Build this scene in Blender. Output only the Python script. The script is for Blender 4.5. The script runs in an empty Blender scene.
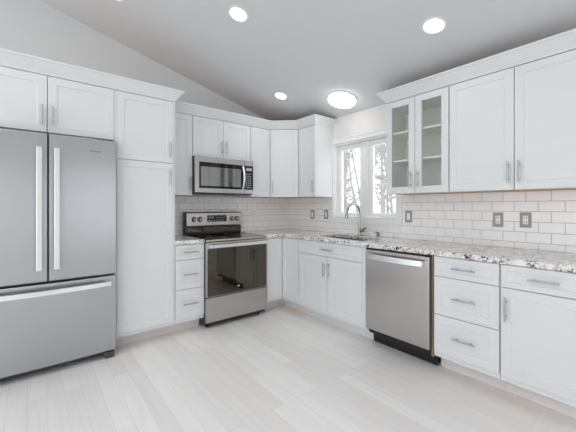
import bpy, bmesh, math, random
from mathutils import Vector, Matrix
random.seed(7)
PI = math.pi
scene = bpy.context.scene
COL = scene.collection

# ------------------------------------------------------------------ camera
cam_d = bpy.data.cameras.new('camera'); cam = bpy.data.objects.new('camera', cam_d); COL.objects.link(cam)
cam.location = (-3.005, -3.657, 1.257)
cam.rotation_euler = (PI / 2, 0, -0.683)
cam_d.sensor_width = 36.0; cam_d.lens = 312.94 * 36 / 576
cam_d.shift_y = -9.65 / 576
cam_d.clip_start = 0.02
scene.camera = cam

# ------------------------------------------------------------------ world, lights, exposure
world = bpy.data.worlds.new('world'); scene.world = world; world.use_nodes = True
bg = world.node_tree.nodes['Background']
bg.inputs['Color'].default_value = (0.93, 0.96, 1.0, 1); bg.inputs['Strength'].default_value = 5.0

def area(name, loc, rot, sx, sy, power, color=(1, 1, 1)):
    d = bpy.data.lights.new(name, 'AREA'); d.shape = 'RECTANGLE'; d.size = sx; d.size_y = sy
    d.energy = power; d.color = color
    o = bpy.data.objects.new(name, d); COL.objects.link(o); o.location = loc; o.rotation_euler = rot
    return o
# daylight entering through the big openings added on the far side of the room
# (light portals: they only steer the sampling of the sky through the modelled openings)
for nm, lc, rt, sx, sy in (('portal_front', (-1.0, -7.56, 1.3), PI / 2, 1.5, 2.3), ('portal_front', (-5.9, -7.56, 1.3), PI / 2, 1.7, 2.3),
                           ('portal_left', (-7.06, -3.45, 1.2), -PI / 2, 6.1, 2.2), ('portal_window', (0.12, -1.36, 1.57), PI / 2, 0.88, 0.9)):
    p = area(nm, lc, (PI / 2, 0, 0 if 'front' in nm else rt), sx, sy, 1); p.data.cycles.is_portal = True

p = area('portal_added_skylight', (-4.55, -3.1, 3.16), (0, -math.atan(.255), 0), 1.62, 3.8, 1); p.data.cycles.is_portal = True  # steers sky sampling through the added skylight

scene.view_settings.view_transform = 'Standard'
scene.view_settings.look = 'None'
scene.view_settings.gamma = 1.0
scene.view_settings.use_curve_mapping = False
scene.view_settings.exposure = -0.90
scene.render.film_transparent = False
scene.cycles.use_denoising = True
scene.cycles.max_bounces = 10
scene.cycles.diffuse_bounces = 7
scene.cycles.glossy_bounces = 5
scene.cycles.sample_clamp_indirect = 6.0
scene.cycles.caustics_reflective = False
scene.cycles.caustics_refractive = False

# ------------------------------------------------------------------ materials
def new_mat(name):
    m = bpy.data.materials.new(name); m.use_nodes = True
    nt = m.node_tree; b = nt.nodes['Principled BSDF']
    return m, nt, b

def node(nt, typ, **kw):
    n = nt.nodes.new(typ)
    for k, v in kw.items():
        if k in n.inputs.keys(): n.inputs[k].default_value = v
        else: setattr(n, k, v)
    return n

def paint(name, col, rough=0.5, var=0.015, bump=0.0, scale=9.0):
    m, nt, b = new_mat(name)
    tc = node(nt, 'ShaderNodeTexCoord'); nz = node(nt, 'ShaderNodeTexNoise', Scale=scale, Detail=3.0)
    nt.links.new(tc.outputs['Object'], nz.inputs['Vector'])
    r = node(nt, 'ShaderNodeValToRGB'); nt.links.new(nz.outputs['Fac'], r.inputs['Fac'])
    r.color_ramp.elements[0].position = 0.3; r.color_ramp.elements[1].position = 0.7
    r.color_ramp.elements[0].color = tuple(max(0, c - var) for c in col) + (1,)
    r.color_ramp.elements[1].color = tuple(min(1, c + var) for c in col) + (1,)
    nt.links.new(r.outputs['Color'], b.inputs['Base Color'])
    b.inputs['Roughness'].default_value = rough
    if bump:
        n2 = node(nt, 'ShaderNodeTexNoise', Scale=220.0, Detail=2.0); nt.links.new(tc.outputs['Object'], n2.inputs['Vector'])
        bp = node(nt, 'ShaderNodeBump', Strength=bump, Distance=0.002)
        nt.links.new(n2.outputs['Fac'], bp.inputs['Height']); nt.links.new(bp.outputs['Normal'], b.inputs['Normal'])
    return m

def steel(name, col=(0.60, 0.60, 0.61), rough=0.28, aniso=0.0, grain='Z'):
    m, nt, b = new_mat(name)
    tc = node(nt, 'ShaderNodeTexCoord'); mp = node(nt, 'ShaderNodeMapping')
    mp.inputs['Scale'].default_value = (400, 400, 3) if grain == 'Z' else (3, 3, 400)
    nz = node(nt, 'ShaderNodeTexNoise', Scale=1.0, Detail=2.0)
    nt.links.new(tc.outputs['Object'], mp.inputs['Vector']); nt.links.new(mp.outputs['Vector'], nz.inputs['Vector'])
    mr = node(nt, 'ShaderNodeMapRange'); mr.inputs['To Min'].default_value = rough - 0.004; mr.inputs['To Max'].default_value = rough + 0.008
    nt.links.new(nz.outputs['Fac'], mr.inputs['Value']); nt.links.new(mr.outputs['Result'], b.inputs['Roughness'])
    b.inputs['Base Color'].default_value = col + (1,); b.inputs['Metallic'].default_value = 1.0
    if aniso:
        b.inputs['Anisotropic'].default_value = aniso
        tg = node(nt, 'ShaderNodeTangent', direction_type='RADIAL', axis='Z')
        nt.links.new(tg.outputs['Tangent'], b.inputs['Tangent'])
    return m

def simple(name, col, rough=0.4, metal=0.0, ior=1.5, emit=None, es=0.0):
    m, nt, b = new_mat(name)
    tc = node(nt, 'ShaderNodeTexCoord'); nz = node(nt, 'ShaderNodeTexNoise', Scale=30.0)
    nt.links.new(tc.outputs['Object'], nz.inputs['Vector'])
    mr = node(nt, 'ShaderNodeMapRange'); mr.inputs['To Min'].default_value = rough * 0.92; mr.inputs['To Max'].default_value = rough * 1.08
    nt.links.new(nz.outputs['Fac'], mr.inputs['Value']); nt.links.new(mr.outputs['Result'], b.inputs['Roughness'])
    b.inputs['Base Color'].default_value = col + (1,); b.inputs['Metallic'].default_value = metal; b.inputs['IOR'].default_value = ior
    if emit:
        b.inputs['Emission Color'].default_value = emit + (1,); b.inputs['Emission Strength'].default_value = es
    return m

def glass_mat(name, tint=(1, 1, 1), refl=0.08):
    m = bpy.data.materials.new(name); m.use_nodes = True; nt = m.node_tree; nt.nodes.clear()
    out = node(nt, 'ShaderNodeOutputMaterial'); tr = node(nt, 'ShaderNodeBsdfTransparent'); gl = node(nt, 'ShaderNodeBsdfGlossy')
    tr.inputs['Color'].default_value = tint + (1,); gl.inputs['Roughness'].default_value = 0.02
    lw = node(nt, 'ShaderNodeLayerWeight', Blend=0.5); pw = node(nt, 'ShaderNodeMath', operation='POWER'); pw.inputs[1].default_value = 4.0
    ad = node(nt, 'ShaderNodeMath', operation='MULTIPLY_ADD'); ad.inputs[1].default_value = 0.7; ad.inputs[2].default_value = 0.03
    nt.links.new(lw.outputs['Facing'], pw.inputs[0]); nt.links.new(pw.outputs[0], ad.inputs[0]); mx = node(nt, 'ShaderNodeMixShader')
    nt.links.new(ad.outputs[0], mx.inputs['Fac']); nt.links.new(tr.outputs[0], mx.inputs[1]); nt.links.new(gl.outputs[0], mx.inputs[2])
    nt.links.new(mx.outputs[0], out.inputs['Surface'])
    return m

def granite():
    m, nt, b = new_mat('speckled_granite')
    tc = node(nt, 'ShaderNodeTexCoord')
    n0 = node(nt, 'ShaderNodeTexNoise', Scale=28.0, Detail=5.0, Roughness=0.65)
    nt.links.new(tc.outputs['Object'], n0.inputs['Vector'])
    base = node(nt, 'ShaderNodeValToRGB'); nt.links.new(n0.outputs['Fac'], base.inputs['Fac'])
    e = base.color_ramp.elements
    e[0].position = 0.33; e[0].color = (0.42, 0.39, 0.36, 1); e[1].position = 0.52; e[1].color = (0.88, 0.87, 0.85, 1)
    x = base.color_ramp.elements.new(0.43); x.color = (0.72, 0.69, 0.66, 1)
    def flecks(scale, thr, soft, gate_scale, gate_thr):
        v = node(nt, 'ShaderNodeTexNoise', Scale=scale, Detail=2.5, Roughness=0.6, Distortion=0.6); nt.links.new(tc.outputs['Object'], v.inputs['Vector'])
        r = node(nt, 'ShaderNodeMapRange'); r.inputs['From Min'].default_value = thr; r.inputs['From Max'].default_value = thr + soft
        nt.links.new(v.outputs['Fac'], r.inputs['Value'])
        g = node(nt, 'ShaderNodeTexNoise', Scale=gate_scale, Detail=1.0); nt.links.new(tc.outputs['Object'], g.inputs['Vector'])
        gr = node(nt, 'ShaderNodeMapRange'); gr.inputs['From Min'].default_value = gate_thr; gr.inputs['From Max'].default_value = gate_thr + 0.06
        nt.links.new(g.outputs['Fac'], gr.inputs['Value'])
        mu = node(nt, 'ShaderNodeMath', operation='MULTIPLY'); nt.links.new(r.outputs['Result'], mu.inputs[0]); nt.links.new(gr.outputs['Result'], mu.inputs[1])
        return mu.outputs[0]
    def mix(fac, a, colr):
        mx = node(nt, 'ShaderNodeMix', data_type='RGBA'); nt.links.new(fac, mx.inputs['Factor']); nt.links.new(a, mx.inputs['A'])
        mx.inputs['B'].default_value = colr + (1,); return mx.outputs['Result']
    c = mix(flecks(95, 0.57, 0.03, 9, 0.42), base.outputs['Color'], (0.16, 0.12, 0.10))
    c = mix(flecks(44, 0.56, 0.02, 8, 0.46), c, (0.03, 0.025, 0.022))
    nt.links.new(c, b.inputs['Base Color']); b.inputs['Roughness'].default_value = 0.12
    return m

def floor_mat():
    m, nt, b = new_mat('whitewashed_oak_planks')
    tc = node(nt, 'ShaderNodeTexCoord'); mp = node(nt, 'ShaderNodeMapping'); mp.inputs['Rotation'].default_value = (0, 0, PI / 2)
    nt.links.new(tc.outputs['Object'], mp.inputs['Vector'])
    br = node(nt, 'ShaderNodeTexBrick', Scale=1.0); br.offset = 0.37; br.offset_frequency = 3; br.squash = 1.0
    br.inputs['Brick Width'].default_value = 1.05; br.inputs['Row Height'].default_value = 0.098
    br.inputs['Mortar Size'].default_value = 0.0012; br.inputs['Mortar Smooth'].default_value = 0.3
    br.inputs['Color1'].default_value = (0.88, 0.85, 0.825, 1); br.inputs['Color2'].default_value = (0.965, 0.94, 0.915, 1)
    br.inputs['Mortar'].default_value = (0.78, 0.75, 0.73, 1); br.inputs['Bias'].default_value = 0.1
    nt.links.new(mp.outputs['Vector'], br.inputs['Vector'])
    mp2 = node(nt, 'ShaderNodeMapping'); mp2.inputs['Scale'].default_value = (38, 1.6, 1)
    nt.links.new(tc.outputs['Object'], mp2.inputs['Vector'])
    nz = node(nt, 'ShaderNodeTexNoise', Scale=1.0, Detail=5.0, Roughness=0.6, Distortion=1.2); nt.links.new(mp2.outputs['Vector'], nz.inputs['Vector'])
    r = node(nt, 'ShaderNodeValToRGB'); nt.links.new(nz.outputs['Fac'], r.inputs['Fac'])
    r.color_ramp.elements[0].position = 0.3; r.color_ramp.elements[0].color = (0.93, 0.925, 0.92, 1)
    r.color_ramp.elements[1].position = 0.65; r.color_ramp.elements[1].color = (1, 1, 1, 1)
    mx = node(nt, 'ShaderNodeMix', data_type='RGBA', blend_type='MULTIPLY'); mx.inputs['Factor'].default_value = 1.0
    nt.links.new(br.outputs['Color'], mx.inputs['A']); nt.links.new(r.outputs['Color'], mx.inputs['B'])
    nt.links.new(mx.outputs['Result'], b.inputs['Base Color'])
    b.inputs['Roughness'].default_value = 0.42
    bp = node(nt, 'ShaderNodeBump', Strength=0.12, Distance=0.002); nt.links.new(nz.outputs['Fac'], bp.inputs['Height']); nt.links.new(bp.outputs['Normal'], b.inputs['Normal'])
    return m

def wood(name, a, c, sc=(2, 30, 30)):
    m, nt, b = new_mat(name)
    tc = node(nt, 'ShaderNodeTexCoord'); mp = node(nt, 'ShaderNodeMapping'); mp.inputs['Scale'].default_value = sc
    nz = node(nt, 'ShaderNodeTexNoise', Scale=1.0, Detail=4.0, Distortion=0.8)
    nt.links.new(tc.outputs['Object'], mp.inputs['Vector']); nt.links.new(mp.outputs['Vector'], nz.inputs['Vector'])
    r = node(nt, 'ShaderNodeValToRGB'); nt.links.new(nz.outputs['Fac'], r.inputs['Fac'])
    r.color_ramp.elements[0].color = a + (1,); r.color_ramp.elements[1].color = c + (1,)
    nt.links.new(r.outputs['Color'], b.inputs['Base Color']); b.inputs['Roughness'].default_value = 0.55
    return m

M = dict(
    cab=paint('white_cabinet_paint', (0.755, 0.77, 0.77), 0.34, 0.006),
    kick=paint('white_toe_kick', (0.76, 0.765, 0.76), 0.45, 0.006),
    raw=wood('bare_plywood', (0.50, 0.30, 0.16), (0.62, 0.40, 0.23)),
    wall=paint('warm_white_wall', (0.78, 0.755, 0.73), 0.7, 0.004, 0.1),
    wallA=paint('pale_grey_wall', (0.70, 0.715, 0.72), 0.7, 0.004, 0.1),
    ceil=paint('ceiling_white', (0.70, 0.715, 0.735), 0.8, 0.004, 0.1),
    trim=paint('window_trim_white', (0.86, 0.86, 0.855), 0.35, 0.004),
    tile=paint('glazed_white_tile', (0.92, 0.92, 0.915), 0.12, 0.012, 0, 14),
    grout=paint('grey_grout', (0.38, 0.37, 0.36), 0.9, 0.02),
    granite=granite(), floor=floor_mat(),
    steel=steel('brushed_steel', (0.53, 0.508, 0.492), 0.26, 0.6, 'Z'),
    steel_f=steel('brushed_fridge_steel', (0.475, 0.485, 0.50), 0.30, 0.75, 'Z'),
    bar=steel('satin_handle_steel', (0.86, 0.87, 0.88), 0.34),
    nickel=steel('brushed_nickel', (0.50, 0.495, 0.485), 0.36),
    faucet=steel('faucet_nickel', (0.40, 0.38, 0.35), 0.22),
    sink=steel('sink_steel', (0.42, 0.42, 0.42), 0.30),
    black=simple('black_enamel', (0.012, 0.012, 0.013), 0.25),
    dark=simple('dark_grey_plastic', (0.06, 0.06, 0.065), 0.5),
    grey=simple('grey_side_panel', (0.22, 0.225, 0.23), 0.5),
    bglass=simple('black_glass', (0.008, 0.006, 0.005), 0.02, 0, 1.95),
    mwglass=simple('microwave_dark_glass', (0.02, 0.02, 0.02), 0.04, 0, 3.4),
    panel=simple('control_panel_black', (0.015, 0.015, 0.017), 0.2),
    digits=simple('display_digits', (0.4, 0.42, 0.45), 0.4),
    white=simple('white_plastic', (0.86, 0.86, 0.85), 0.35),
    slot=simple('outlet_slot_dark', (0.03, 0.03, 0.03), 0.6),
    tan=wood('tan_side_strip', (0.20, 0.15, 0.10), (0.28, 0.21, 0.15)),
    knob=steel('knob_steel', (0.42, 0.41, 0.40), 0.3), plate=simple('pewter_plate', (0.34, 0.335, 0.33), 0.35), mwblack=simple('microwave_black_glass', (0.006, 0.006, 0.006), 0.05, 0, 1.45),
    glass=glass_mat('clear_glass', (0.97, 0.98, 0.975)), cglass=glass_mat('cabinet_glass', (0.985, 0.99, 0.985)),
    lens=simple('lit_diffuser', (0.9, 0.9, 0.9), 0.5, 0, 1.5, (1.0, 0.985, 0.96), 12.0),
    interior=paint('cabinet_interior', (0.84, 0.85, 0.81), 0.5, 0.006),
    snow=paint('snow', (0.86, 0.87, 0.9), 0.8, 0.02, 0, 0.8),
    bark=wood('washed_out_bark', (0.22, 0.20, 0.195), (0.38, 0.35, 0.345), (6, 6, 1)),  # bark tone lightened to imitate overexposure outdoors
    doorpaint=paint('door_white', (0.8, 0.8, 0.8), 0.4, 0.005),
)

M['bglass'].node_tree.nodes['Principled BSDF'].inputs['Specular Tint'].default_value = (1.0, 0.90, 0.74, 1)   # bronze-coated oven glass

# ------------------------------------------------------------------ mesh helpers
class MB:
    """collects shapes; build() links them as one mesh object"""
    def __init__(s): s.bm = bmesh.new(); s.smooth = []
    def box(s, x0, x1, y0, y1, z0, z1, bev=0.0, mi=0, seg=1):
        t = bmesh.new(); bmesh.ops.create_cube(t, size=1.0)
        sx, sy, sz = abs(x1 - x0), abs(y1 - y0), abs(z1 - z0)
        for v in t.verts: v.co = Vector(((x0 + x1) / 2 + v.co.x * sx, (y0 + y1) / 2 + v.co.y * sy, (z0 + z1) / 2 + v.co.z * sz))
        bev = min(bev, sx * 0.45, sy * 0.45, sz * 0.45)
        if bev > 0: bmesh.ops.bevel(t, geom=list(t.edges), offset=bev, segments=seg, affect='EDGES', profile=0.5)
        s._merge(t, mi); return s
    def _merge(s, t, mi=0, mat=None, smooth=False):
        if mat is not None: bmesh.ops.transform(t, matrix=mat, verts=t.verts)
        vm = {}
        for v in t.verts: vm[v] = s.bm.verts.new(v.co)
        for f in t.faces:
            try: nf = s.bm.faces.new([vm[v] for v in f.verts])
            except ValueError: continue
            nf.material_index = mi; nf.smooth = smooth
        t.free()
    def loops(s, loops, close=False, cap0=True, cap1=True, mi=0, smooth=False, cyc=True):
        L = [[s.bm.verts.new(p) for p in lp] for lp in loops]; n = len(L[0])
        def F(vs):
            f = s.bm.faces.new(vs); f.material_index = mi; f.smooth = smooth
        pairs = list(zip(L, L[1:])) + ([(L[-1], L[0])] if close else [])
        for a, b in pairs:
            for i in range(n if cyc else n - 1):
                j = (i + 1) % n; F([a[i], a[j], b[j], b[i]])
        if not close:
            if cap0: F(list(reversed(L[0])))
            if cap1: F(L[-1])
        return s
    def prism(s, poly, z0, z1, mi=0):
        return s.loops([[(x, y, z0) for x, y in poly], [(x, y, z1) for x, y in poly]], mi=mi)
    def tube(s, pts, r, n=12, mi=0, flat=None):
        """tube along pts; r may be list; flat=(w,h) -> rounded rectangular section"""
        pts = [Vector(p) for p in pts]; L = []; up = None
        for i, p in enumerate(pts):
            t = (pts[min(i + 1, len(pts) - 1)] - pts[max(i - 1, 0)]).normalized()
            if up is None:
                up = Vector((0, 0, 1)) if abs(t.z) < 0.9 else Vector((0, 1, 0))
            a = (up - t * up.dot(t)).normalized(); b = t.cross(a); up = a
            rr = r[i] if isinstance(r, (list, tuple)) else r
            if flat:
                w, h = flat; c = min(w, h) * 0.25; q = []
                for sx, sy in ((1, 1), (-1, 1), (-1, -1), (1, -1)):
                    q += [(sx * (w / 2 - (c if k else 0)), sy * (h / 2 - (0 if k else c))) for k in ((0, 1) if sx * sy > 0 else (1, 0))]
                L.append([p + b * u + a * v for u, v in q])
            else:
                L.append([p + a * (math.cos(2 * PI * k / n) * rr) + b * (math.sin(2 * PI * k / n) * rr) for k in range(n)])
        return s.loops(L, mi=mi, smooth=not flat)
    def lathe(s, prof, origin=(0, 0, 0), axis='Z', n=32, mi=0, ring=False):
        """prof: (radius, height) pairs"""
        L = []
        for r, h in prof:
            lp = []
            for k in range(n):
                c, d = math.cos(2 * PI * k / n) * max(r, 1e-4), math.sin(2 * PI * k / n) * max(r, 1e-4)
                p = {'Z': (c, d, h), 'Y': (c, -h, d), 'X': (-h, c, d)}[axis]
                lp.append(tuple(p[i] + origin[i] for i in range(3)))
            L.append(lp)
        return s.loops(L, mi=mi, smooth=True, close=ring)
    def build(s, name, mats, parent=None, auto=True):
        bmesh.ops.recalc_face_normals(s.bm, faces=s.bm.faces)
        me = bpy.data.meshes.new(name); s.bm.to_mesh(me); s.bm.free()
        for m in (mats if isinstance(mats, (list, tuple)) else [mats]): me.materials.append(m)
        if any(p.use_smooth for p in me.polygons): me.set_sharp_from_angle(angle=math.radians(38))
        o = bpy.data.objects.new(name, me); COL.objects.link(o)
        if parent: o.parent = parent
        return o

def tag(o, label=None, cat=None, group=None, kind=None):
    if label: o['label'] = label
    if cat: o['category'] = cat
    if group: o['group'] = group
    if kind: o['kind'] = kind
    return o
def thing(name, label, cat, loc=(0, 0, 0), rz=0.0, group=None):
    o = bpy.data.objects.new(name, None); COL.objects.link(o); o.empty_display_size = 0.1
    o.location = loc; o.rotation_euler = (0, 0, rz); return tag(o, label, cat, group)
def struct(name, mb, m, parent=None): return tag(mb.build(name, m, parent), kind='structure')

BF, UF, DT = 0.635, 0.330, 0.020     # base face, upper face, door thickness
UB, UT, DB, CB = 1.376, 2.262, 0.152, 0.884
RB = -PI / 2                          # rotation of everything on the window wall

# ------------------------------------------------------------------ the room
X1, Y1 = -7.0, -7.5
ZC, SL, RX = 2.385, 0.255, -3.5
zc = lambda x: ZC - SL * x if x >= RX else ZC + SL * (x - 2 * RX)
struct('floor', MB().box(X1 - .15, 0.15, Y1 - .15, 0.15, -0.12, 0.0), M['floor'])
g = MB(); th = 0.12
def slope(xa, xb, ya, yb):      # piece of roof slab between two x and two y
    za, zb = (zc(xa) if xa < 0 else zc(0) - SL * xa), zc(xb) if xb > X1 else zc(X1)
    g.loops([[(xa, y, za), (xb, y, zb), (xb, y, zb + th), (xa, y, za + th)] for y in (ya, yb)])
slope(0.15, RX, Y1 - .15, 0.15)
KX0, KX1, KY0, KY1 = -3.75, -5.35, -5.0, -1.2       # unseen skylight added in the far roof slope to brighten the floor
slope(RX, KX0, Y1 - .15, 0.15); slope(KX1, X1 - .15, Y1 - .15, 0.15)
slope(KX0, KX1, Y1 - .15, KY0); slope(KX0, KX1, KY1, 0.15)
struct('ceiling', g, M['ceil'])
def gable(y0, y1):
    pts = [(X1, 0.0), (0.0, 0.0), (0.0, zc(0)), (RX, zc(RX)), (X1, zc(0))]
    return MB().loops([[(x, y0, z) for x, z in pts], [(x, y1, z) for x, z in pts]])
struct('wall_back', gable(0.0, 0.13), M['wallA'])
g = MB()
for a, b in ((X1, -6.7), (-5.1, -1.7), (-.3, 0.0)): g.box(a, b, Y1 - .13, Y1, 0, 2.35)
for a, b in ((-6.7, -5.1), (-1.7, -.3)): g.box(a, b, Y1 - .13, Y1, 0, .15)
p2 = [(X1, 2.35), (0.0, 2.35), (0.0, zc(0)), (RX, zc(RX)), (X1, zc(0))]
g.loops([[(x, Y1 - .13, z) for x, z in p2], [(x, Y1, z) for x, z in p2]])
struct('wall_front', g, M['wall'])
g = MB(); g.box(X1 - .13, X1, Y1, -6.5, 0, zc(0)); g.box(X1 - .13, X1, -.4, 0, 0, zc(0)); g.box(X1 - .13, X1, -6.5, -.4, 0, 0.1); g.box(X1 - .13, X1, -6.5, -.4, 2.3, zc(0))
struct('wall_left', g, M['wall'])
# window wall with its opening
WY0, WY1, WZ0, WZ1 = -0.905, -1.815, 1.105, 2.045
g = MB()
g.box(0, .15, WY0, 0, 0, ZC); g.box(0, .15, Y1, WY1, 0, ZC); g.box(0, .15, WY1, WY0, 0, WZ0); g.box(0, .15, WY1, WY0, WZ1, ZC)
struct('wall_right', g, M['wall'])

def frame_loops(mb, y0, y1, z0, z1, w, xa, xb, c=0.003, wt=None, wb=None):
    """rectangular frame in a plane x=const, between xa (room side) and xb"""
    wt = w if wt is None else wt; wb = w if wb is None else wb
    rect = lambda x, iy, iz0, iz1: [(x, y0 - iy, z0 + iz0), (x, y1 + iy, z0 + iz0), (x, y1 + iy, z1 - iz1), (x, y0 - iy, z1 - iz1)]
    mb.loops([rect(xb, 0, 0, 0), rect(xa + c, 0, 0, 0), rect(xa, c, c, c), rect(xa, w - c, wb - c, wt - c), rect(xa + c, w, wb, wt), rect(xb, w, wb, wt)], close=True)
    return mb
# window_1: casing, jamb, mullion, two casement sashes with muntin-free panes
win = tag(frame_loops(MB(), -0.848, -1.872, 1.048, 2.108, 0.060, -0.022, 0.0).build('window_1', M['trim']), kind='structure')
g = MB(); g.box(-0.030, -0.020, -1.885, -0.835, 2.095, 2.115, .003)
struct('window_head_moulding', g, M['trim'], win)
struct('window_jamb', frame_loops(MB(), WY0, WY1, WZ0, WZ1, 0.016, 0.0, 0.15), M['trim'], win)
g = MB(); g.box(-0.012, 0.07, WY1 + .016, WY0 - .016, WZ0 + .016, WZ0 + .028, .004)
struct('window_stool', g, M['trim'], win)
g = MB(); g.box(0.045, 0.13, -1.400, -1.320, WZ0 + .016, WZ1 - .016, .004)
struct('window_mullion', g, M['trim'], win)
for (a, b) in ((WY0 - .016, -1.320), (-1.400, WY1 + .016)):
    sash = struct('window_sash', frame_loops(MB(), a, b, WZ0 + .017, WZ1 - .017, 0.052, 0.060, 0.105, .004, .060, .058), M['trim'], win)
    g = MB(); g.box(0.082, 0.088, b + .05, a - .05, WZ0 + .07, WZ1 - .07)
    struct('window_pane', g, M['glass'], sash)
g = MB(); g.box(0.035, 0.046, -1.372, -1.348, 1.44, 1.53, .003); g.tube([(0.040, -1.36, 1.50), (0.010, -1.362, 1.515), (-0.004, -1.364, 1.56)], [0.008, .007, .006], 8)
struct('window_latch', g, M['trim'], win)
g = MB(); g.box(0.028, 0.062, -1.66, -1.56, WZ0 + .028, WZ0 + .048, .006); g.tube([(0.03, -1.59, WZ0 + .052), (0.012, -1.63, WZ0 + .06), (0.014, -1.685, WZ0 + .052)], .007, 8); g.lathe([(.001, 0), (.010, 0.002), (.010, .018), (.001, .02)], (0.014, -1.69, WZ0 + .04))
struct('window_crank', g, M['white'], win)
# far-side windows added outside the frame for even brightness, seen only in reflections
def added_window(name, axis, c, a0, a1, z0, z1, n):
    mb = MB()
    def bx(p0, p1, q0, q1):
        if axis == 'y': mb.box(p0, p1, c - .05, c + .05, q0, q1, .004)
        else: mb.box(c - .05, c + .05, p0, p1, q0, q1, .004)
    bx(a0, a1, z0, z0 + .07); bx(a0, a1, z1 - .07, z1)
    for i in range(n + 1):
        p = a0 + (a1 - a0) * i / n; bx(max(a0, p - .045), min(a1, p + .045), z0 + .07, z1 - .07)
    return struct(name, mb, M['trim'])
added_window('window_added_2', 'y', Y1 - .06, -6.7, -5.1, 0.15, 2.35, 2)
added_window('window_added_3', 'y', Y1 - .06, -1.7, -.3, 0.15, 2.35, 2)
added_window('window_added_4', 'x', X1 - .06, -6.5, -.4, 0.1, 2.3, 5)

g = MB()
for k in range(4):
    y = KY0 + (KY1 - KY0) * k / 3; g.loops([[(x, yy, zc(x) + d) for x, d in ((KX0, .0), (KX1, .0), (KX1, .10), (KX0, .10))] for yy in (max(KY0, y - .03), min(KY1, y + .03))])
struct('window_added_skylight', g, M['trim'])  # frame bars of the added, unseen skylight

# ------------------------------------------------------------------ outside: snowy ground and bare trees
struct('ground', MB().box(0.2, 40, -25, 30, -0.7, -0.55), M['snow'])
def tree(x, y, h, r, seed, label):
    rnd = random.Random(seed); mb = MB()
    def grow(p, d, ln, rad, lv):
        pts = [p]; q = p.copy(); dd = d.copy()
        for k in range(4):
            dd = (dd + Vector((rnd.uniform(-1, 1), rnd.uniform(-1, 1), rnd.uniform(-.3, .5))) * (.10 + .06 * lv)).normalized(); q = q + dd * ln / 4; pts.append(q.copy())
        mb.tube(pts, [rad * (1 - .15 * k) for k in range(5)], 6 if lv < 2 else 4)
        if lv < 3:
            for k in range(20 if lv == 0 else (5 if lv == 1 else 3)):
                t = rnd.uniform(.25, .98); i = min(3, int(t * 4)); o = pts[i].lerp(pts[i + 1], t * 4 - i)
                a = rnd.uniform(0, 2 * PI); nd = (Vector((math.cos(a), math.sin(a), rnd.uniform(.15, .8)))).normalized()
                grow(o, nd, ln * (rnd.uniform(.10, .17) if lv == 0 else rnd.uniform(.35, .5)), rad * .40, lv + 1)
    grow(Vector((0, 0, 0)), Vector((0, 0, 1)), h, r, 0)
    o = mb.build('bare_tree', M['bark']); o.location = (x, y, -0.56)
    return tag(o, label, 'tree', 'bare trees in the snow beyond the window')
TL = 'leafless pale tree standing in the snow outside the window above the sink'
spots = []; rr = random.Random(11)
for k in range(4000):
    x = rr.uniform(3.6, 20); y = -3.66 + (x + 3.0) * rr.uniform(.58, .90); need = .95 + x * .085
    if all(math.hypot(x - a, y - b) > need for a, b in spots): spots.append((x, y))
    if len(spots) >= 26: break
for i, (x, y) in enumerate(spots):
    tree(x, y, 3.6 + x * .22 + rr.uniform(-.4, .4), .035 + x * .004, 40 + i, TL)

# ------------------------------------------------------------------ cabinets
def rectl(x0, x1, z0, z1, i, y): return [(x0 + i, y, z0 + i), (x1 - i, y, z0 + i), (x1 - i, y, z1 - i), (x0 + i, y, z1 - i)]
def bar_handle(name, parent, x, z, y, L=0.155, vert=True, r=0.0055, m='nickel'):
    """straight bar pull on two posts, at local face depth y (front towards -y)"""
    mb = MB(); o = 0.030
    if vert:
        mb.tube([(0, -o, -L / 2), (0, -o, L / 2)], r, 10)
        for s in (-1, 1): mb.tube([(0, 0, s * L * .31), (0, -o, s * L * .31)], r * .8, 8)
    else:
        mb.tube([(-L / 2, -o, 0), (L / 2, -o, 0)], r, 10)
        for s in (-1, 1): mb.tube([(s * L * .31, 0, 0), (s * L * .31, -o, 0)], r * .8, 8)
    h = mb.build(name, M[m], parent); h.location = (x, y, z); return h
def shaker(name, parent, x0, x1, z0, z1, face, handle=None, kind='door', fw=0.057, glass=False, hl=0.155):
    """five-piece door or drawer front; its outer face is at local y = -face"""
    w, h = x1 - x0, z1 - z0; rec = 0.0058; mb = MB(); t = DT - .0015; c = 0.0015
    yb, yf = t, 0.0
    R = lambda i, y: rectl(0, w, 0, h, i, y)
    if glass: mb.loops([R(0, yb), R(0, yf + c), R(c, yf), R(fw, yf), R(fw + .002, yf + .004), R(fw + .002, yb)], close=True)
    else: mb.loops([R(0, yb), R(0, yf + c), R(c, yf), R(fw, yf), R(fw + .003, yf + rec)], smooth=False)
    o = mb.build(name, M['cab'], parent); o.location = (x0, -face, z0)
    if glass:
        g = MB().box(fw - .004, w - fw + .004, .010, .014, fw - .004, h - fw + .004); g.build('glass_pane', M['cglass'], o)
    if handle:
        if handle == 'H': bar_handle('handle', o, w / 2, h / 2, 0, hl, False)
        else:
            hx = 0.030 if 'L' in handle else w - 0.030
            hz = h - .055 - hl / 2 if 'T' in handle else .048 + hl / 2
            bar_handle('handle', o, hx, hz, 0, hl, True)
    return o
G = 0.0025
def body(mb, x0, x1, depth, z0, z1):
    """carcass: painted sides, bare plywood top and underside"""
    mb.box(x0, x1, -depth, -0.0015, z0, z1)
def finish_body(mb, root, rawtop=True):
    mb.bm.normal_update()
    for f in mb.bm.faces:
        if rawtop and abs(f.normal.z) > .9: f.material_index = 1
    return mb.build('carcass', [M['cab'], M['raw']], root)

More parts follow.
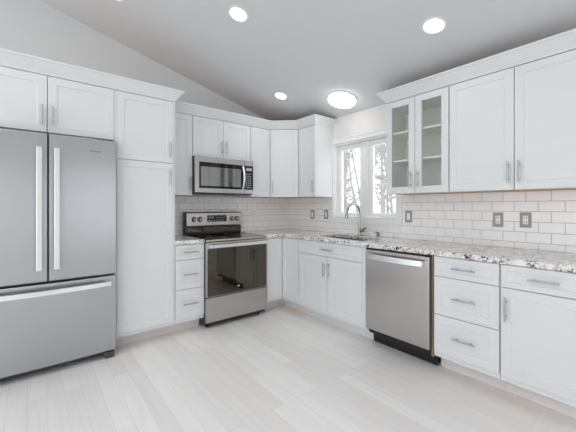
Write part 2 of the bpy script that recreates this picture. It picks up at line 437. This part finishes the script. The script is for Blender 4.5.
def base_cab(label, pos, rz, w, fronts, x_off=0.0, body_w=None, extra=None, group=None, name='base_cabinet'):
    t = thing(name, label, 'cabinet', pos, rz, group)
    bw = body_w or w
    mb = MB(); mb.box(0.001, bw - .001, -(BF - DT), -0.014, 0.115, CB - .001); finish_body(mb, t)
    MB().box(0.001, bw - .001, -0.505, -0.02, 0.0, 0.1145).build('toe_kick', M['kick'], t)
    for f in fronts:
        k, x0, x1, z0, z1, hd = f
        shaker(k, t, x0 + G, x1 - G, z0 + G, z1 - G, BF, hd, fw=(0.057 if z1 - z0 > .2 else .036))
    return t
def upper_cab(label, pos, rz, w, z0, fronts, depth=UF, group=None, name='wall_cabinet'):
    t = thing(name, label, 'cabinet', (pos[0], pos[1], z0), rz, group)
    mb = MB(); mb.box(0.001, w - .001, -(depth - DT), -0.0015, 0, UT - .001 - z0); finish_body(mb, t)
    for f in fronts:
        k, x0, x1, a, b, hd = f
        shaker(k, t, x0 + G, x1 - G, a - z0 + G, b - z0 - .006, depth, hd)
    return t
Z1, Z2, ZT = 0.441, 0.730, CB - .004
# wall_back, from left: fridge top cabinet, pantry, small drawer base
XP0, XP1, XR = -2.467, -1.949, -1.648
XF0 = -3.377
t = thing('wall_cabinet', 'deep white two-door wall cabinet above the refrigerator', 'cabinet', (XF0, 0, 1.822))
mb = MB(); mb.box(0.001, XP0 - XF0 - .001, -(BF - DT), -.0015, 0, UT - .001 - 1.822); finish_body(mb, t)
for a, b, h in ((0, .455, 'RB'), (.455, .910, 'LB')): shaker('door', t, a + G, b - G, G, UT - .006 - 1.822, BF, h)
t = thing('filler_panel', 'tall white side panel at the left of the refrigerator', 'panel', (XF0 - .02, 0, 0))
MB().box(0, .0185, -BF, -.0015, 0, UT - .001, .001).build('panel', M['cab'], t)
t = thing('pantry_cabinet', 'tall white two-door pantry cabinet right of the refrigerator', 'cabinet', (XP0, 0, 0))
w = XP1 - XP0
mb = MB(); mb.box(0.001, w - .001, -(BF - DT), -.0015, .115, UT - .001); finish_body(mb, t)
MB().box(0.001, w - .001, -.505, -.02, 0, .1145).build('toe_kick', M['kick'], t)
mb = MB(); mb.box(0.001, .018, -BF, -(BF - DT) - .0005, DB, UT - .006); mb.box(w - .014, w - .001, -BF, -(BF - DT) - .0005, DB, UT - .006)
mb.build('face_frame', M['cab'], t)
shaker('door', t, .020, w - .016, 1.668 + G, UT - .006, BF, 'RB'); shaker('door', t, .020, w - .016, DB, 1.668 - G, BF, 'RT')
w = XR - XP1
base_cab('narrow white base cabinet with three drawers between pantry and range', (XP1, 0, 0), 0, w,
         [('drawer', .004, w, Z2, ZT, 'H'), ('drawer', .004, w, Z1, Z2, 'H'), ('drawer', .004, w, DB, Z1, 'H')])
# corner base: L plan
t = thing('base_cabinet', 'white corner base cabinet with folding doors right of the range', 'cabinet', (0, 0, 0))
f = BF - DT; xl, yl = -0.885, -0.931
mb = MB(); mb.prism([(-.014, -.014), (xl + .001, -.014), (xl + .001, -f), (-f, -f), (-f, yl + .001), (-.014, yl + .001)], .115, CB - .001); finish_body(mb, t)
MB().prism([(-.02, -.02), (xl + .001, -.02), (xl + .001, -.505), (-.505, -.505), (-.505, yl + .001), (-.02, yl + .001)], 0, .1145).build('toe_kick', M['kick'], t)
shaker('door', t, xl + .022, -BF - .003, DB, ZT - .004, BF, None)
d = shaker('door', t, 0, .29, DB, ZT - .004, BF, None); d.rotation_euler = (0, 0, RB); d.location = (-BF, -BF - .003, DB)
# window wall base run (local x runs towards the camera)
S0, S1, D0, D1 = 0.931, 1.835, 1.884, 2.500
t = base_cab('wide white sink base cabinet under the window with false drawer and two doors', (0, -S0, 0), RB, S1 - S0,
         [('drawer', 0.004, .904, Z2, ZT, 'H'), ('door', 0.004, .453, DB, Z2, 'RT'), ('door', .453, .904, DB, Z2, 'LT')], body_w=D0 - S0)
MB().box(.906, .951, -BF, -(BF - DT) - .0005, DB, ZT).build('filler_strip', M['cab'], t)
w = .440
base_cab('white base cabinet with three drawers right of the dishwasher', (0, -D1, 0), RB, w,
         [('drawer', .006, w, Z2, ZT, 'H'), ('drawer', .006, w, Z1, Z2, 'H'), ('drawer', .006, w, DB, Z1, 'H')])
E0 = D1 + w; w2 = 0.458
base_cab('white base cabinet with one drawer over one door at the near end of the counter', (0, -E0, 0), RB, w2,
         [('drawer', .006, w2, Z2, ZT, 'H'), ('door', .006, w2, DB, Z2, 'LT')])
# wall_back uppers
w = -1.649 - XP1
upper_cab('narrow white single-door wall cabinet between pantry and microwave', (XP1, 0), 0, w, UB, [('door', .004, w, UB, UT, 'RB')])
XM1 = -0.900
w = XM1 + 1.649
upper_cab('short white two-door wall cabinet above the microwave', (-1.649, 0), 0, w, 1.812, [('door', 0.003, w / 2, 1.812, UT, 'RB'), ('door', w / 2, w, 1.812, UT, 'LB')])
w = -.598 - XM1
upper_cab('narrow white wall cabinet without handle right of the microwave', (XM1, 0), 0, w, UB, [('door', .003, w - .003, UB, UT, None)])
# diagonal corner upper
PA, PB = Vector((-.597, -UF)), Vector((-UF, -.586))
t = thing('corner_wall_cabinet', 'white diagonal corner wall cabinet with a single door', 'cabinet', (0, 0, UB))
dv = (PB - PA).normalized(); nv = Vector((dv.y, -dv.x)); ln = (PB - PA).length
if nv.dot(Vector((-1, -1))) < 0: nv = -nv
ia, ib = PA - nv * DT, PB - nv * DT
mb = MB(); mb.prism([(-.002, -.002), (-.596, -.002), (-.596, ia.y), (ia.x, ia.y), (ib.x, ib.y), (ib.x, -.585), (-.002, -.585)], 0, UT - .001 - UB); finish_body(mb, t)
d = shaker('door', t, 0, ln - .006, G, UT - .006 - UB, 0, 'LB'); d.location = (PA.x + dv.x * .003, PA.y + dv.y * .003, G); d.rotation_euler = (0, 0, math.atan2(dv.y, dv.x))
w = .894 - .587
upper_cab('narrow white single-door wall cabinet left of the window', (0, -.587), RB, w, UB, [('door', .004, w, UB, UT, 'RB')])
# glass cabinet right of window
GY0, GY1, GY2 = 1.888, 2.484, 3.395
t = thing('glass_wall_cabinet', 'white wall cabinet with two glass doors right of the window', 'cabinet', (0, -GY0, UB), RB)
w = GY1 - GY0 - .001; h = UT - .001 - UB; dp = UF - DT
mb = MB(); T = .018
mb.box(0, T, -dp, -.002, 0, h); mb.box(w - T, w, -dp, -.002, 0, h); mb.box(T, w - T, -dp, -.002, 0, T); mb.box(T, w - T, -dp, -.002, h - .05, h); mb.box(T, w - T, -.010, -.002, T, h - .05)
mb.bm.normal_update()
for fc in mb.bm.faces:
    c = fc.calc_center_median(); n = fc.normal
    if abs(n.z) > .9 and (c.z < .001 or c.z > h - .001): fc.material_index = 1
    elif T * .5 < c.x < w - T * .5 and T * .5 < c.z < h - .02 and n.y <= .5 and c.y > -dp + .001: fc.material_index = 2
mb.build('carcass', [M['cab'], M['raw'], M['interior']], t)
for z in (.305, .575): MB().box(T + .001, w - T - .001, -dp + .02, -.011, z, z + .018, .001).build('shelf', M['interior'], t)
shaker('door', t, G, w / 2 - G, G, h - .005, UF, 'RB', glass=True, fw=.058); shaker('door', t, w / 2 + G, w - G, G, h - .005, UF, 'LB', glass=True, fw=.058)
w = GY2 - GY1
upper_cab('wide white two-door wall cabinet right of the glass cabinet', (0, -GY1), RB, w, UB, [('door', .004, w / 2, UB, UT, 'RB'), ('door', w / 2, w, UB, UT, 'LB')])

# ------------------------------------------------------------------ crown mouldings
def sweep(path, prof):
    """path: xy points, outward side on the right of travel; prof: (outward offset, z)"""
    P = [Vector(p) for p in path]; L = []
    nrm = []
    for a, b in zip(P, P[1:]):
        d = (b - a).normalized(); nrm.append(Vector((d.y, -d.x)))
    for i, p in enumerate(P):
        if i == 0: m = nrm[0]
        elif i == len(P) - 1: m = nrm[-1]
        else:
            m = (nrm[i - 1] + nrm[i]).normalized(); m = m / m.dot(nrm[i])
        L.append([(p.x + m.x * o, p.y + m.y * o, z) for o, z in prof])
    return MB().loops(L)
CP = [(-.019, UT + .0005), (.001, UT + .0005), (.004, UT + .010), (.010, UT + .016), (.058, UT + .080), (.068, UT + .086), (.070, UT + .098), (.060, UT + .100), (-.019, UT + .060)]
e = .0015
tag(sweep([(XF0 - .02, -BF), (XP1, -BF), (XP1, -UF - .074)], CP).build('crown_moulding', M['cab']),
    'long white crown moulding along the tops of the fridge cabinet and pantry', 'moulding')
tag(sweep([(XP1 + .002, -UF), (PA.x, PA.y), (PB.x, PB.y), (-UF, -.894), (-e, -.894)], CP).build('crown_moulding', M['cab']),
    'white crown moulding over the microwave and bending around the corner cabinets', 'moulding')
tag(sweep([(-e, -GY0), (-UF, -GY0), (-UF, -GY2)], CP).build('crown_moulding', M['cab']),
    'white crown moulding over the glass cabinet and the near wall cabinet', 'moulding')

# ------------------------------------------------------------------ countertops, sink
def slab(xs, ys, keep, z0, z1, bev=.003):
    bm = bmesh.new()
    V = {}
    def v(i, j):
        if (i, j) not in V: V[(i, j)] = bm.verts.new((xs[i], ys[j], z0))
        return V[(i, j)]
    for i in range(len(xs) - 1):
        for j in range(len(ys) - 1):
            if keep(i, j): bm.faces.new([v(i, j), v(i + 1, j), v(i + 1, j + 1), v(i, j + 1)])
    r = bmesh.ops.extrude_face_region(bm, geom=list(bm.faces))
    bmesh.ops.translate(bm, vec=(0, 0, z1 - z0), verts=[q for q in r['geom'] if isinstance(q, bmesh.types.BMVert)])
    bmesh.ops.recalc_face_normals(bm, faces=bm.faces)
    bmesh.ops.dissolve_limit(bm, angle_limit=.01, verts=bm.verts, edges=bm.edges)
    sharp = [ed for ed in bm.edges if len(ed.link_faces) == 2 and ed.calc_face_angle(0) > 1]
    bmesh.ops.bevel(bm, geom=sharp, offset=bev, segments=2, affect='EDGES', profile=.5)
    mb = MB(); mb._merge(bm); return mb
CT = 0.922; CE = -.652
SY0, SY1, SX0, SX1 = -1.08, -1.755, -.525, -.150
xs = sorted([-.888, CE, SX0, SX1, -.0012]); ys = sorted([-.0012, CE, SY0, SY1, -GY2 - .006])
def keep(i, j):
    x = (xs[i] + xs[i + 1]) / 2; y = (ys[j] + ys[j + 1]) / 2
    if x < CE: return y > CE
    return not (SX0 < x < SX1 and SY1 < y < SY0)
tag(slab(xs, ys, keep, CB, CT).build('countertop', M['granite']), 'long L-shaped speckled white granite countertop with the sink cut into it', 'countertop')
tag(slab([XP1 + .001, XR - .004], [CE, -.0012], lambda i, j: True, CB, CT).build('countertop', M['granite']), 'short speckled granite countertop piece left of the range', 'countertop')
t = thing('kitchen_sink', 'undermount stainless steel sink below the window', 'sink', (0, 0, 0))
R = lambda o, z: [(SX0 - o, SY1 - o, z), (SX1 + o, SY1 - o, z), (SX1 + o, SY0 + o, z), (SX0 - o, SY0 + o, z)]
mb = MB(); mb.loops([R(.018, CB - .0015), R(-.002, CB - .0015), R(-.004, CB - .15), R(-.03, CB - .19), R(-.029, CB - .193), R(-.002, CB - .152), R(.0005, CB - .004), R(.018, CB - .004)], close=False, cap0=False, cap1=False)
mb.loops([R(-.03, CB - .19), R(-.031, CB - .193)])
mb.build('bowl', M['sink'], t)
MB().lathe([(.001, 0), (.040, 0), (.042, .003), (.030, .004), (.001, .001)], (-.30, -1.42, CB - .1895)).build('drain', M['nickel'], t)
# the carcass top and the corner: cut the sink base open so the bowl has room
# (the sink base carcass is rebuilt as an open box below)
for o in list(bpy.data.objects):
    if o.name.startswith('carcass') and o.parent and 'sink base' in o.parent.get('label', ''):
        p = o.parent; me = o.data; bpy.data.objects.remove(o)
        bw = D0 - S0; f = BF - DT; mb = MB()
        mb.box(.001, .019, -f, -.014, .115, CB - .001); mb.box(bw - .019, bw - .001, -f, -.014, .115, CB - .001)
        mb.box(.019, bw - .019, -f, -f + .018, .115, CB - .001); mb.box(.019, bw - .019, -f + .018, -.014, .115, .133)
        mb.build('carcass', M['cab'], p)

# ------------------------------------------------------------------ tile backsplashes
def tiles(rects, phase, label, rz, loc):
    pw, ph, gp = .1553, .0810, .0028; mb = MB(); ztop = 1.3785
    for (a0, a1, z0, z1) in rects:
        mb.box(a0, a1, -.0085, -.0012, z0, z1, 0, 1)
        r = -1
        while ztop - (r + 1) * ph > z0 - ph:
            r += 1
            za, zb = ztop - (r + 1) * ph, ztop - r * ph
            za2, zb2 = max(za + gp / 2, z0), min(zb - gp / 2, z1)
            if zb2 - za2 < .004: 
                if zb < z0: break
                continue
            off = phase + (pw / 2 if r % 2 else 0); k0 = math.floor((a0 - off) / pw)
            k = k0
            while off + k * pw < a1:
                xa, xb = max(off + k * pw + gp / 2, a0), min(off + (k + 1) * pw - gp / 2, a1); k += 1
                if xb - xa < .004: continue
                c = min(.0015, (xb - xa) * .3, (zb2 - za2) * .3)
                mb.loops([rectl(xa, xb, za2, zb2, 0, -.0084), rectl(xa, xb, za2, zb2, 0, -.0105), rectl(xa, xb, za2, zb2, c, -.012)], cap0=False)
    o = mb.build('tile_backsplash', [M['tile'], M['grout']]); o.location = loc; o.rotation_euler = (0, 0, rz)
    return tag(o, label, 'backsplash')
tiles([(XP1 + .002, -.013, CT + .0008, UB - .001)], -.05, 'white subway tile backsplash behind the range', 0, (0, 0, 0))
ph = (2.466 % .1553)
tiles([(0.0012, .845, CT + .0008, UB - .001), (.845, 1.874, CT + .0008, 1.0465), (1.874, GY2, CT + .0008, UB - .001)], ph, 'white subway tile backsplash along the window wall', RB, (0, 0, 0))

# ------------------------------------------------------------------ wall plates
def plate(y, z, kind, label, wallA=False, x=0, steelp=True):
    t = thing('switch_plate' if kind == 'switch' else 'outlet_plate', label, 'switch' if kind == 'switch' else 'outlet', (x, -.0122, z) if wallA else (-.0122, y, z), 0 if wallA else RB)
    W, H = .076, .120
    MB().box(-W / 2, W / 2, -.006, 0, -H / 2, H / 2, .003, 0, 2).build('plate', M['plate'] if steelp else M['white'], t)
    ins = MB().box(-.0175, .0175, -.0085, -.0061, -.034, .034, .001).build('rocker' if kind == 'switch' else 'socket', M['white'], t)
    if kind != 'switch':
        for s in (-1, 1):
            for u in (-1, 1): MB().box(u * .0075 - .002, u * .0075 + .002, -.0092, -.0086, s * .019 - .007, s * .019 + .007).build('slot', M['slot'], ins)
    return t
plate(-.519, 1.146, 'switch', 'steel switch plate nearest the corner, left of the window')
plate(-.776, 1.150, 'outlet', 'steel outlet plate close to the left window trim')
plate(-1.945, 1.152, 'switch', 'steel switch plate just right of the window trim')
plate(-2.743, 1.146, 'outlet', 'steel outlet plate with four dark slots, left of the near pair')
plate(-2.930, 1.150, 'outlet', 'steel outlet plate nearest the camera, right of the near pair')
plate(0, 1.165, 'outlet', 'plain white outlet plate on the tiles right of the range', True, -.655, False)

# ------------------------------------------------------------------ faucet and soap pump
FX, FY = -.118, -1.405
t = thing('kitchen_faucet', 'brushed nickel gooseneck pull-down faucet behind the sink', 'faucet', (FX, FY, CT + .0005))
MB().lathe([(.001, 0), (.027, 0), (.027, .006), (.020, .012), (.017, .03), (.0165, .085), (.013, .095), (.001, .096)]).build('base', M['faucet'], t)
arc = [(0, 0, .086), (0, 0, .18), (0, 0, .26)] + [(-.108 + .108 * math.cos(a), 0, .26 + .100 * math.sin(a)) for a in [PI * k / 12 for k in range(1, 11)]]
x, y, z = arc[-1]; arc += [(x - .012, 0, z - .03)]
MB().tube(arc, .0125, 14).build('neck', M['faucet'], t)
x, y, z = arc[-1]
MB().tube([(x, 0, z + .002), (x - .006, 0, z - .02), (x - .020, 0, z - .075), (x - .021, 0, z - .080)], [.012, .0145, .0185, .015], 14).build('spray_head', M['faucet'], t)
mb = MB(); mb.tube([(.0, -.012, .056), (.0, -.052, .058)], [.019, .017], 14); mb.tube([(.0, -.044, .066), (-.006, -.066, .088), (-.016, -.104, .094)], [.011, .009, .007], 10)
mb.build('lever_handle', M['faucet'], t)
t = thing('soap_dispenser', 'small brushed nickel soap dispenser right of the faucet', 'dispenser', (-.085, -1.625, CT + .0005))
MB().lathe([(.001, 0), (.020, 0), (.020, .004), (.014, .008), (.014, .036), (.017, .040), (.017, .052), (.001, .054)]).build('pump_body', M['faucet'], t)
MB().tube([(0, 0, .047), (-.03, .004, .052), (-.055, .008, .046)], [.008, .007, .005], 10).build('spout', M['faucet'], t)

# ------------------------------------------------------------------ refrigerator
FW = .905
t = thing('refrigerator', 'stainless steel French door refrigerator with a bottom freezer drawer', 'refrigerator', (XP0 - .001 - FW, 0, 0))
MB().box(.003, FW - .003, -.640, -.03, .045, 1.785, .003).build('body', M['grey'], t)
MB().box(.02, FW - .02, -.672, -.6405, .05, 1.78).build('door_gasket', M['dark'], t)
def bowed(x0, x1, z0, z1, yf, bow, cx, half, n=16, c=.006):
    """door slab whose face is very slightly convex"""
    mb = MB(); L = []
    def yy(x): return -(yf + bow * (1 - ((x - cx) / half) ** 2))
    for zz, ins in ((z0, c), (z0 + c * .6, .15 * c), (z0 + c * 1.5, 0), (z0 + c * 2, 0), (z1 - c * 2, 0), (z1 - c * 1.5, 0), (z1 - c * .6, .15 * c), (z1, c)):
        lp = [(x0, -.673, zz)]
        xsn = [x0 + (x1 - x0) * k / n for k in range(n + 1)]
        lp.append((x0, yy(x0) + c, zz))
        for k, x in enumerate(xsn):
            xx = min(max(x, x0 + c * .6), x1 - c * .6); lp.append((xx, yy(x) + ins * .6, zz))
        lp += [(x1, yy(x1) + c, zz), (x1, -.673, zz)]
        L.append(lp)
    return mb.loops(L, smooth=True)
dl = bowed(.001, FW / 2 - .003, .700, 1.798, .722, .010, FW / 2, FW / 2).build('door', M['steel_f'], t)
dr = bowed(FW / 2 + .003, FW - .001, .700, 1.798, .722, .010, FW / 2, FW / 2).build('door', M['steel_f'], t)
fz = bowed(.001, FW - .001, .067, .682, .722, .010, FW / 2, FW / 2).build('freezer_drawer', M['steel_f'], t)
def flat_handle(parent, pts, w, th, posts, vert):
    mb = MB(); mb.tube(pts, .01, flat=(w, th) if not vert else (w, th))
    for p, q in posts: mb.tube([p, q], .009, 10)
    return mb.build('handle', M['bar'], parent)
hx = FW / 2
for s, par in ((-1, dl), (1, dr)):
    x = hx + s * .052
    mb = MB(); mb.box(x - .017, x + .017, -.782, -.768, .79, 1.69, .004, 0, 2)
    for z in (.815, 1.665): mb.box(x - .012, x + .012, -.770, -.729, z - .018, z + .018, .003)
    mb.build('handle', M['bar'], par)
n = 18; mb = MB(); L = []
for k in range(n + 1):
    u = k / n; x = .045 + (FW - .09) * u; b = 4 * u * (1 - u); y = -.762 - .028 * b
    L.append([(x, y, .610), (x, y - .012, .612), (x, y - .012, .646), (x, y, .648)])
mb.loops(L)
for x in (.062, FW - .062): mb.box(x - .016, x + .016, -.770, -.7225, .612, .646, .003)
mb.build('handle', M['bar'], fz)
mb = MB()
for k, (a, b) in enumerate(((0, .030), (.033, .052), (.055, .082))): mb.box(.712 + a, .712 + b, -.7295, -.7255, 1.694, 1.702 - (k % 2) * .002, .001)
mb.build('badge', M['grey'], dr)
mb = MB(); mb.box(.06, FW - .06, -.650, -.62, .012, .060); mb.build('base_grille', M['dark'], t)
for x in (.02, FW - .085):
    mb = MB(); mb.box(x, x + .075, -.715, -.62, .003, .056, .008); mb.lathe([(.001, 0), (.018, 0), (.018, .004), (.001, .004)], (x + .03, -.67, 0)); mb.build('foot', M['dark'], t)
for x in (.06, FW - .06): 
    mb = MB().box(x - .03, x + .03, -.71, -.60, 1.7985, 1.812, .004); mb.build('hinge_cover', M['dark'], t)

# ------------------------------------------------------------------ range
RW = XM1 + .012 - XR - .002
t = thing('electric_range', 'stainless steel electric range with black glass oven door and cooktop', 'range', (XR + .001, 0, 0))
RWd = .748
MB().box(.002, RWd - .002, -.640, -.030, .035, .893, .002).build('body', M['black'], t)
for x in (.05, RWd - .05):
    for y in (-.58, -.10): MB().lathe([(.001, 0), (.018, 0), (.018, .034), (.001, .034)], (x, y, 0), n=16).build('foot', M['black'], t)
ck = MB().box(0, RWd, -.668, -.030, .8935, .9135, .004, 0, 2).build('cooktop', M['bglass'], t)
MB().box(-.0005, RWd + .0005, -.676, -.6685, .893, .912, .002).build('front_trim', M['steel'], ck)
for (x, y, r) in ((.19, -.50, .105), (.56, -.50, .085), (.19, -.22, .075), (.56, -.22, .10)):
    mb = MB(); mb.lathe([(r - .004, .9136), (r, .9136), (r, .9139), (r - .004, .9139)], (x, y, 0), n=40, ring=True)
    mb.build('burner_ring', M['grey'], ck)
bg_ = MB().box(.006, RWd - .002, -.092, -.014, .9145, 1.188, .008, 0, 2).build('backguard', M['black'], t)
MB().box(.018, RWd - .010, -.108, -.0925, 1.024, 1.178, .004, 0, 2).build('control_panel', M['steel'], bg_)
MB().box(.014, RWd - .010, -.116, -.0925, .940, 1.012, .006, 0, 2).build('vent_strip', M['bglass'], bg_)
ds = MB().box(.272, .530, -.111, -.1082, 1.070, 1.148, .001).build('display', M['panel'], bg_)
for k in range(4): MB().box(.292 + k * .018, .303 + k * .018, -.1125, -.1112, 1.112, 1.132).build('digit', M['digits'], ds)
for k in range(7): MB().box(.29 + k * .031, .306 + k * .031, -.1125, -.1112, 1.082, 1.090).build('key', M['digits'], ds)
for k in range(5): MB().box(.385 + k * .026, .398 + k * .026, -.1125, -.1112, 1.116, 1.124).build('key', M['digits'], ds)
for x in (.108, .181, .610, .684):
    MB().lathe([(.001, 0), (.031, 0), (.030, .002), (.001, .002)], (x, -.1082, 1.103), 'Y', 24).build('bezel', M['black'], bg_)
    mb = MB(); mb.lathe([(.001, .0021), (.022, .0021), (.022, .004), (.021, .030), (.017, .034), (.001, .034)], (x, -.1085, 1.103), 'Y', 24)
    kn = mb.build('knob', M['knob'], bg_); MB().box(x - .003, x + .003, -.1436, -.1428, 1.103, 1.121).build('pointer', M['black'], kn)
# oven door
od = MB().box(.002, RWd - .002, -.680, -.6405, .325, .886, .004, 0, 2).build('oven_door', M['steel'], t)
MB().box(.012, RWd - .012, -.684, -.6803, .332, .822, .002).build('window_glass', M['bglass'], od)
mb = MB(); mb.box(.020, RWd - .020, -.735, -.719, .834, .866, .005, 0, 2)
for x in (.040, RWd - .040): mb.box(x - .013, x + .013, -.719, -.6803, .836, .864, .003)
mb.build('handle', M['bar'], od)
MB().box(.052, .058, -.7362, -.7352, .838, .862).build('bracket_mark', M['black'], od)  # black mark on the handle face, standing for its bracket
mb = MB(); mb.loops([[(.355 + .030 * u - (.010 * (1 - (2 * u - 1) ** 2)) * 0, y, .392 + .012 * u + s * .0045 * math.sin(PI * min(1, u * 1.05 + .02))) for u in [k / 10 for k in range(11)] for _ in (0,)] if s < 0 else
    [(.355 + .030 * u, y, .392 + .012 * u + s * .0045 * math.sin(PI * min(1, u * 1.05 + .02))) for u in [k / 10 for k in range(11)]] for s, y in ((-1, -.6846), (1, -.6846))], cyc=False, cap0=False, cap1=False)
mb.box(.352, .386, -.6852, -.6845, .3935, .3985, .0015)
mb.build('badge', M['white'], od)
MB().box(.002, RWd - .002, -.678, -.6405, .066, .318, .005, 0, 2).build('storage_drawer', M['steel'], t)
MB().box(.012, RWd - .012, -.655, -.6405, .036, .064).build('kick_strip', M['black'], t)

# ------------------------------------------------------------------ microwave
MW = XM1 - .004 + 1.648
t = thing('microwave', 'stainless steel over-the-range microwave hanging above the range', 'microwave', (-1.6475, 0, 1.3965))
MH = .413
MB().box(0, MW, -.370, -.013, .010, MH, .002).build('body', M['black'], t)
MB().box(.01, MW - .01, -.372, -.02, 0, .0095).build('vent_plate', M['dark'], t)
xd = .618
dr_ = MB().box(0, xd, -.400, -.3705, .012, MH - .002, .005, 0, 2).build('door', M['steel'], t)
MB().box(.045, xd - .004, -.403, -.4003, .062, MH - .062, .002).build('window_glass', M['mwblack'], dr_)
MB().box(.062, xd - .050, -.4042, -.4031, .088, MH - .112, .001).build('door_screen', M['mwglass'], dr_)
pts = [(xd - .028, -.404 - .040 * math.sin(PI * k / 12) ** .7 if 0 < k < 12 else -.404, .066 + .274 * k / 12) for k in range(13)]
MB().tube(pts, .01, flat=(.022, .012)).build('handle', M['bar'], dr_)
cp = MB().box(xd + .002, MW, -.400, -.3705, .012, MH - .002, .005, 0, 2).build('control_panel', M['steel'], t)
kp = MB().box(xd + .004, MW - .006, -.403, -.4003, .062, MH - .062, .002).build('keypad', M['panel'], cp)
mb = MB(); mb.box(xd + .020, MW - .026, -.4045, -.4031, .290, .325)
for r in range(7):
    for c in range(3): mb.box(xd + .020 + c * .026, xd + .036 + c * .026, -.4042, -.4031, .085 + r * .027, .095 + r * .027)
mb.build('digits', M['digits'], kp)

# ------------------------------------------------------------------ dishwasher
t = thing('dishwasher', 'stainless steel dishwasher with a bowed bar handle and black kick plate', 'dishwasher', (0, -D0 - .001, 0), RB)
DW = D1 - D0 - .022
MB().box(.004, DW - .004, -.600, -.020, .100, .868, .002).build('body', M['black'], t)
d = MB().box(.003, DW, -.655, -.6005, .152, .868, .006, 0, 2).build('door', M['steel'], t)
MB().box(.003, DW, -.648, -.6005, .8685, .8795, .001).build('control_strip', M['panel'], t)
n = 16; L = []; mb = MB()
for k in range(n + 1):
    u = k / n; x = .040 + (DW - .08) * u; b = 4 * u * (1 - u); y = -.682 - .022 * b
    L.append([(x, y, .788), (x, y - .010, .792), (x, y - .010, .832), (x, y, .836)])
mb.loops(L)
for x in (.052, DW - .052): mb.box(x - .012, x + .012, -.686, -.6555, .797, .827, .003)
mb.build('handle', M['bar'], d)
MB().box(0.012, .10, -.6562, -.6553, .846, .852).build('badge', M['grey'], d)
MB().box(.006, DW - .002, -.530, -.02, .002, .098, .002).build('kick_plate', M['black'], t)
MB().box(.006, DW + .014, -.537, -.531, .002, .0985, .002).build('kick_panel', M['black'], t)
MB().box(DW + .003, DW + .018, -.622, -.586, .100, .878, .001).build('side_strip', M['tan'], t)

# ------------------------------------------------------------------ ceiling lights
TH = math.atan(SL)
def ceiling_light(name, label, x, y, r, ring, drop, cat='light', group=None):
    t = thing(name, label, cat, (x, y, zc(x)), 0, group); t.rotation_euler = (0, TH, 0)
    if drop:
        MB().lathe([(.001, -.001), (r + .008, -.001), (r + .010, -.012), (r + .004, -.016), (.001, -.016)], n=48).build('housing', M['white'], t)
        MB().lathe([(.001, -.0165), (r, -.0165), (r, -.030), (r * .96, -.040), (r * .8, -.046), (.001, -.050)], n=48).build('diffuser', M['lens'], t)
    else:
        MB().lathe([(r, -.001), (ring, -.001), (ring, -.003), (r + .006, -.007), (r, -.006)], n=40, ring=True).build('trim_ring', M['white'], t)
        MB().lathe([(.001, -.001), (r - .001, -.001), (r - .001, -.004), (.001, -.005)], n=40).build('lens', M['lens'], t)
        d = bpy.data.lights.new('lamp_light', 'AREA'); d.shape = 'DISK'; d.size = r * 1.6; d.energy = 1.5; d.color = (1.0, .975, .94); d.spread = math.radians(150)
        o = bpy.data.objects.new('lamp_light', d); COL.objects.link(o); o.parent = t; o.location = (0, 0, -.010)
    return t
ceiling_light('recessed_light', 'round recessed ceiling light near the top centre, above the range side', -1.712, -1.428, .068, .088, False)
ceiling_light('recessed_light', 'round recessed ceiling light at the right, nearest the glass cabinet', -.742, -2.560, .068, .088, False)
ceiling_light('recessed_light', 'smallest-looking recessed ceiling light above the corner cabinets', -.727, -.722, .066, .086, False)
ceiling_light('recessed_light', 'recessed ceiling light cut off by the top edge, above the pantry', -2.492, -.745, .068, .088, False)
ceiling_light('flush_ceiling_light', 'large round glowing flush ceiling light in front of the window', -.318, -1.318, .152, .0, True)
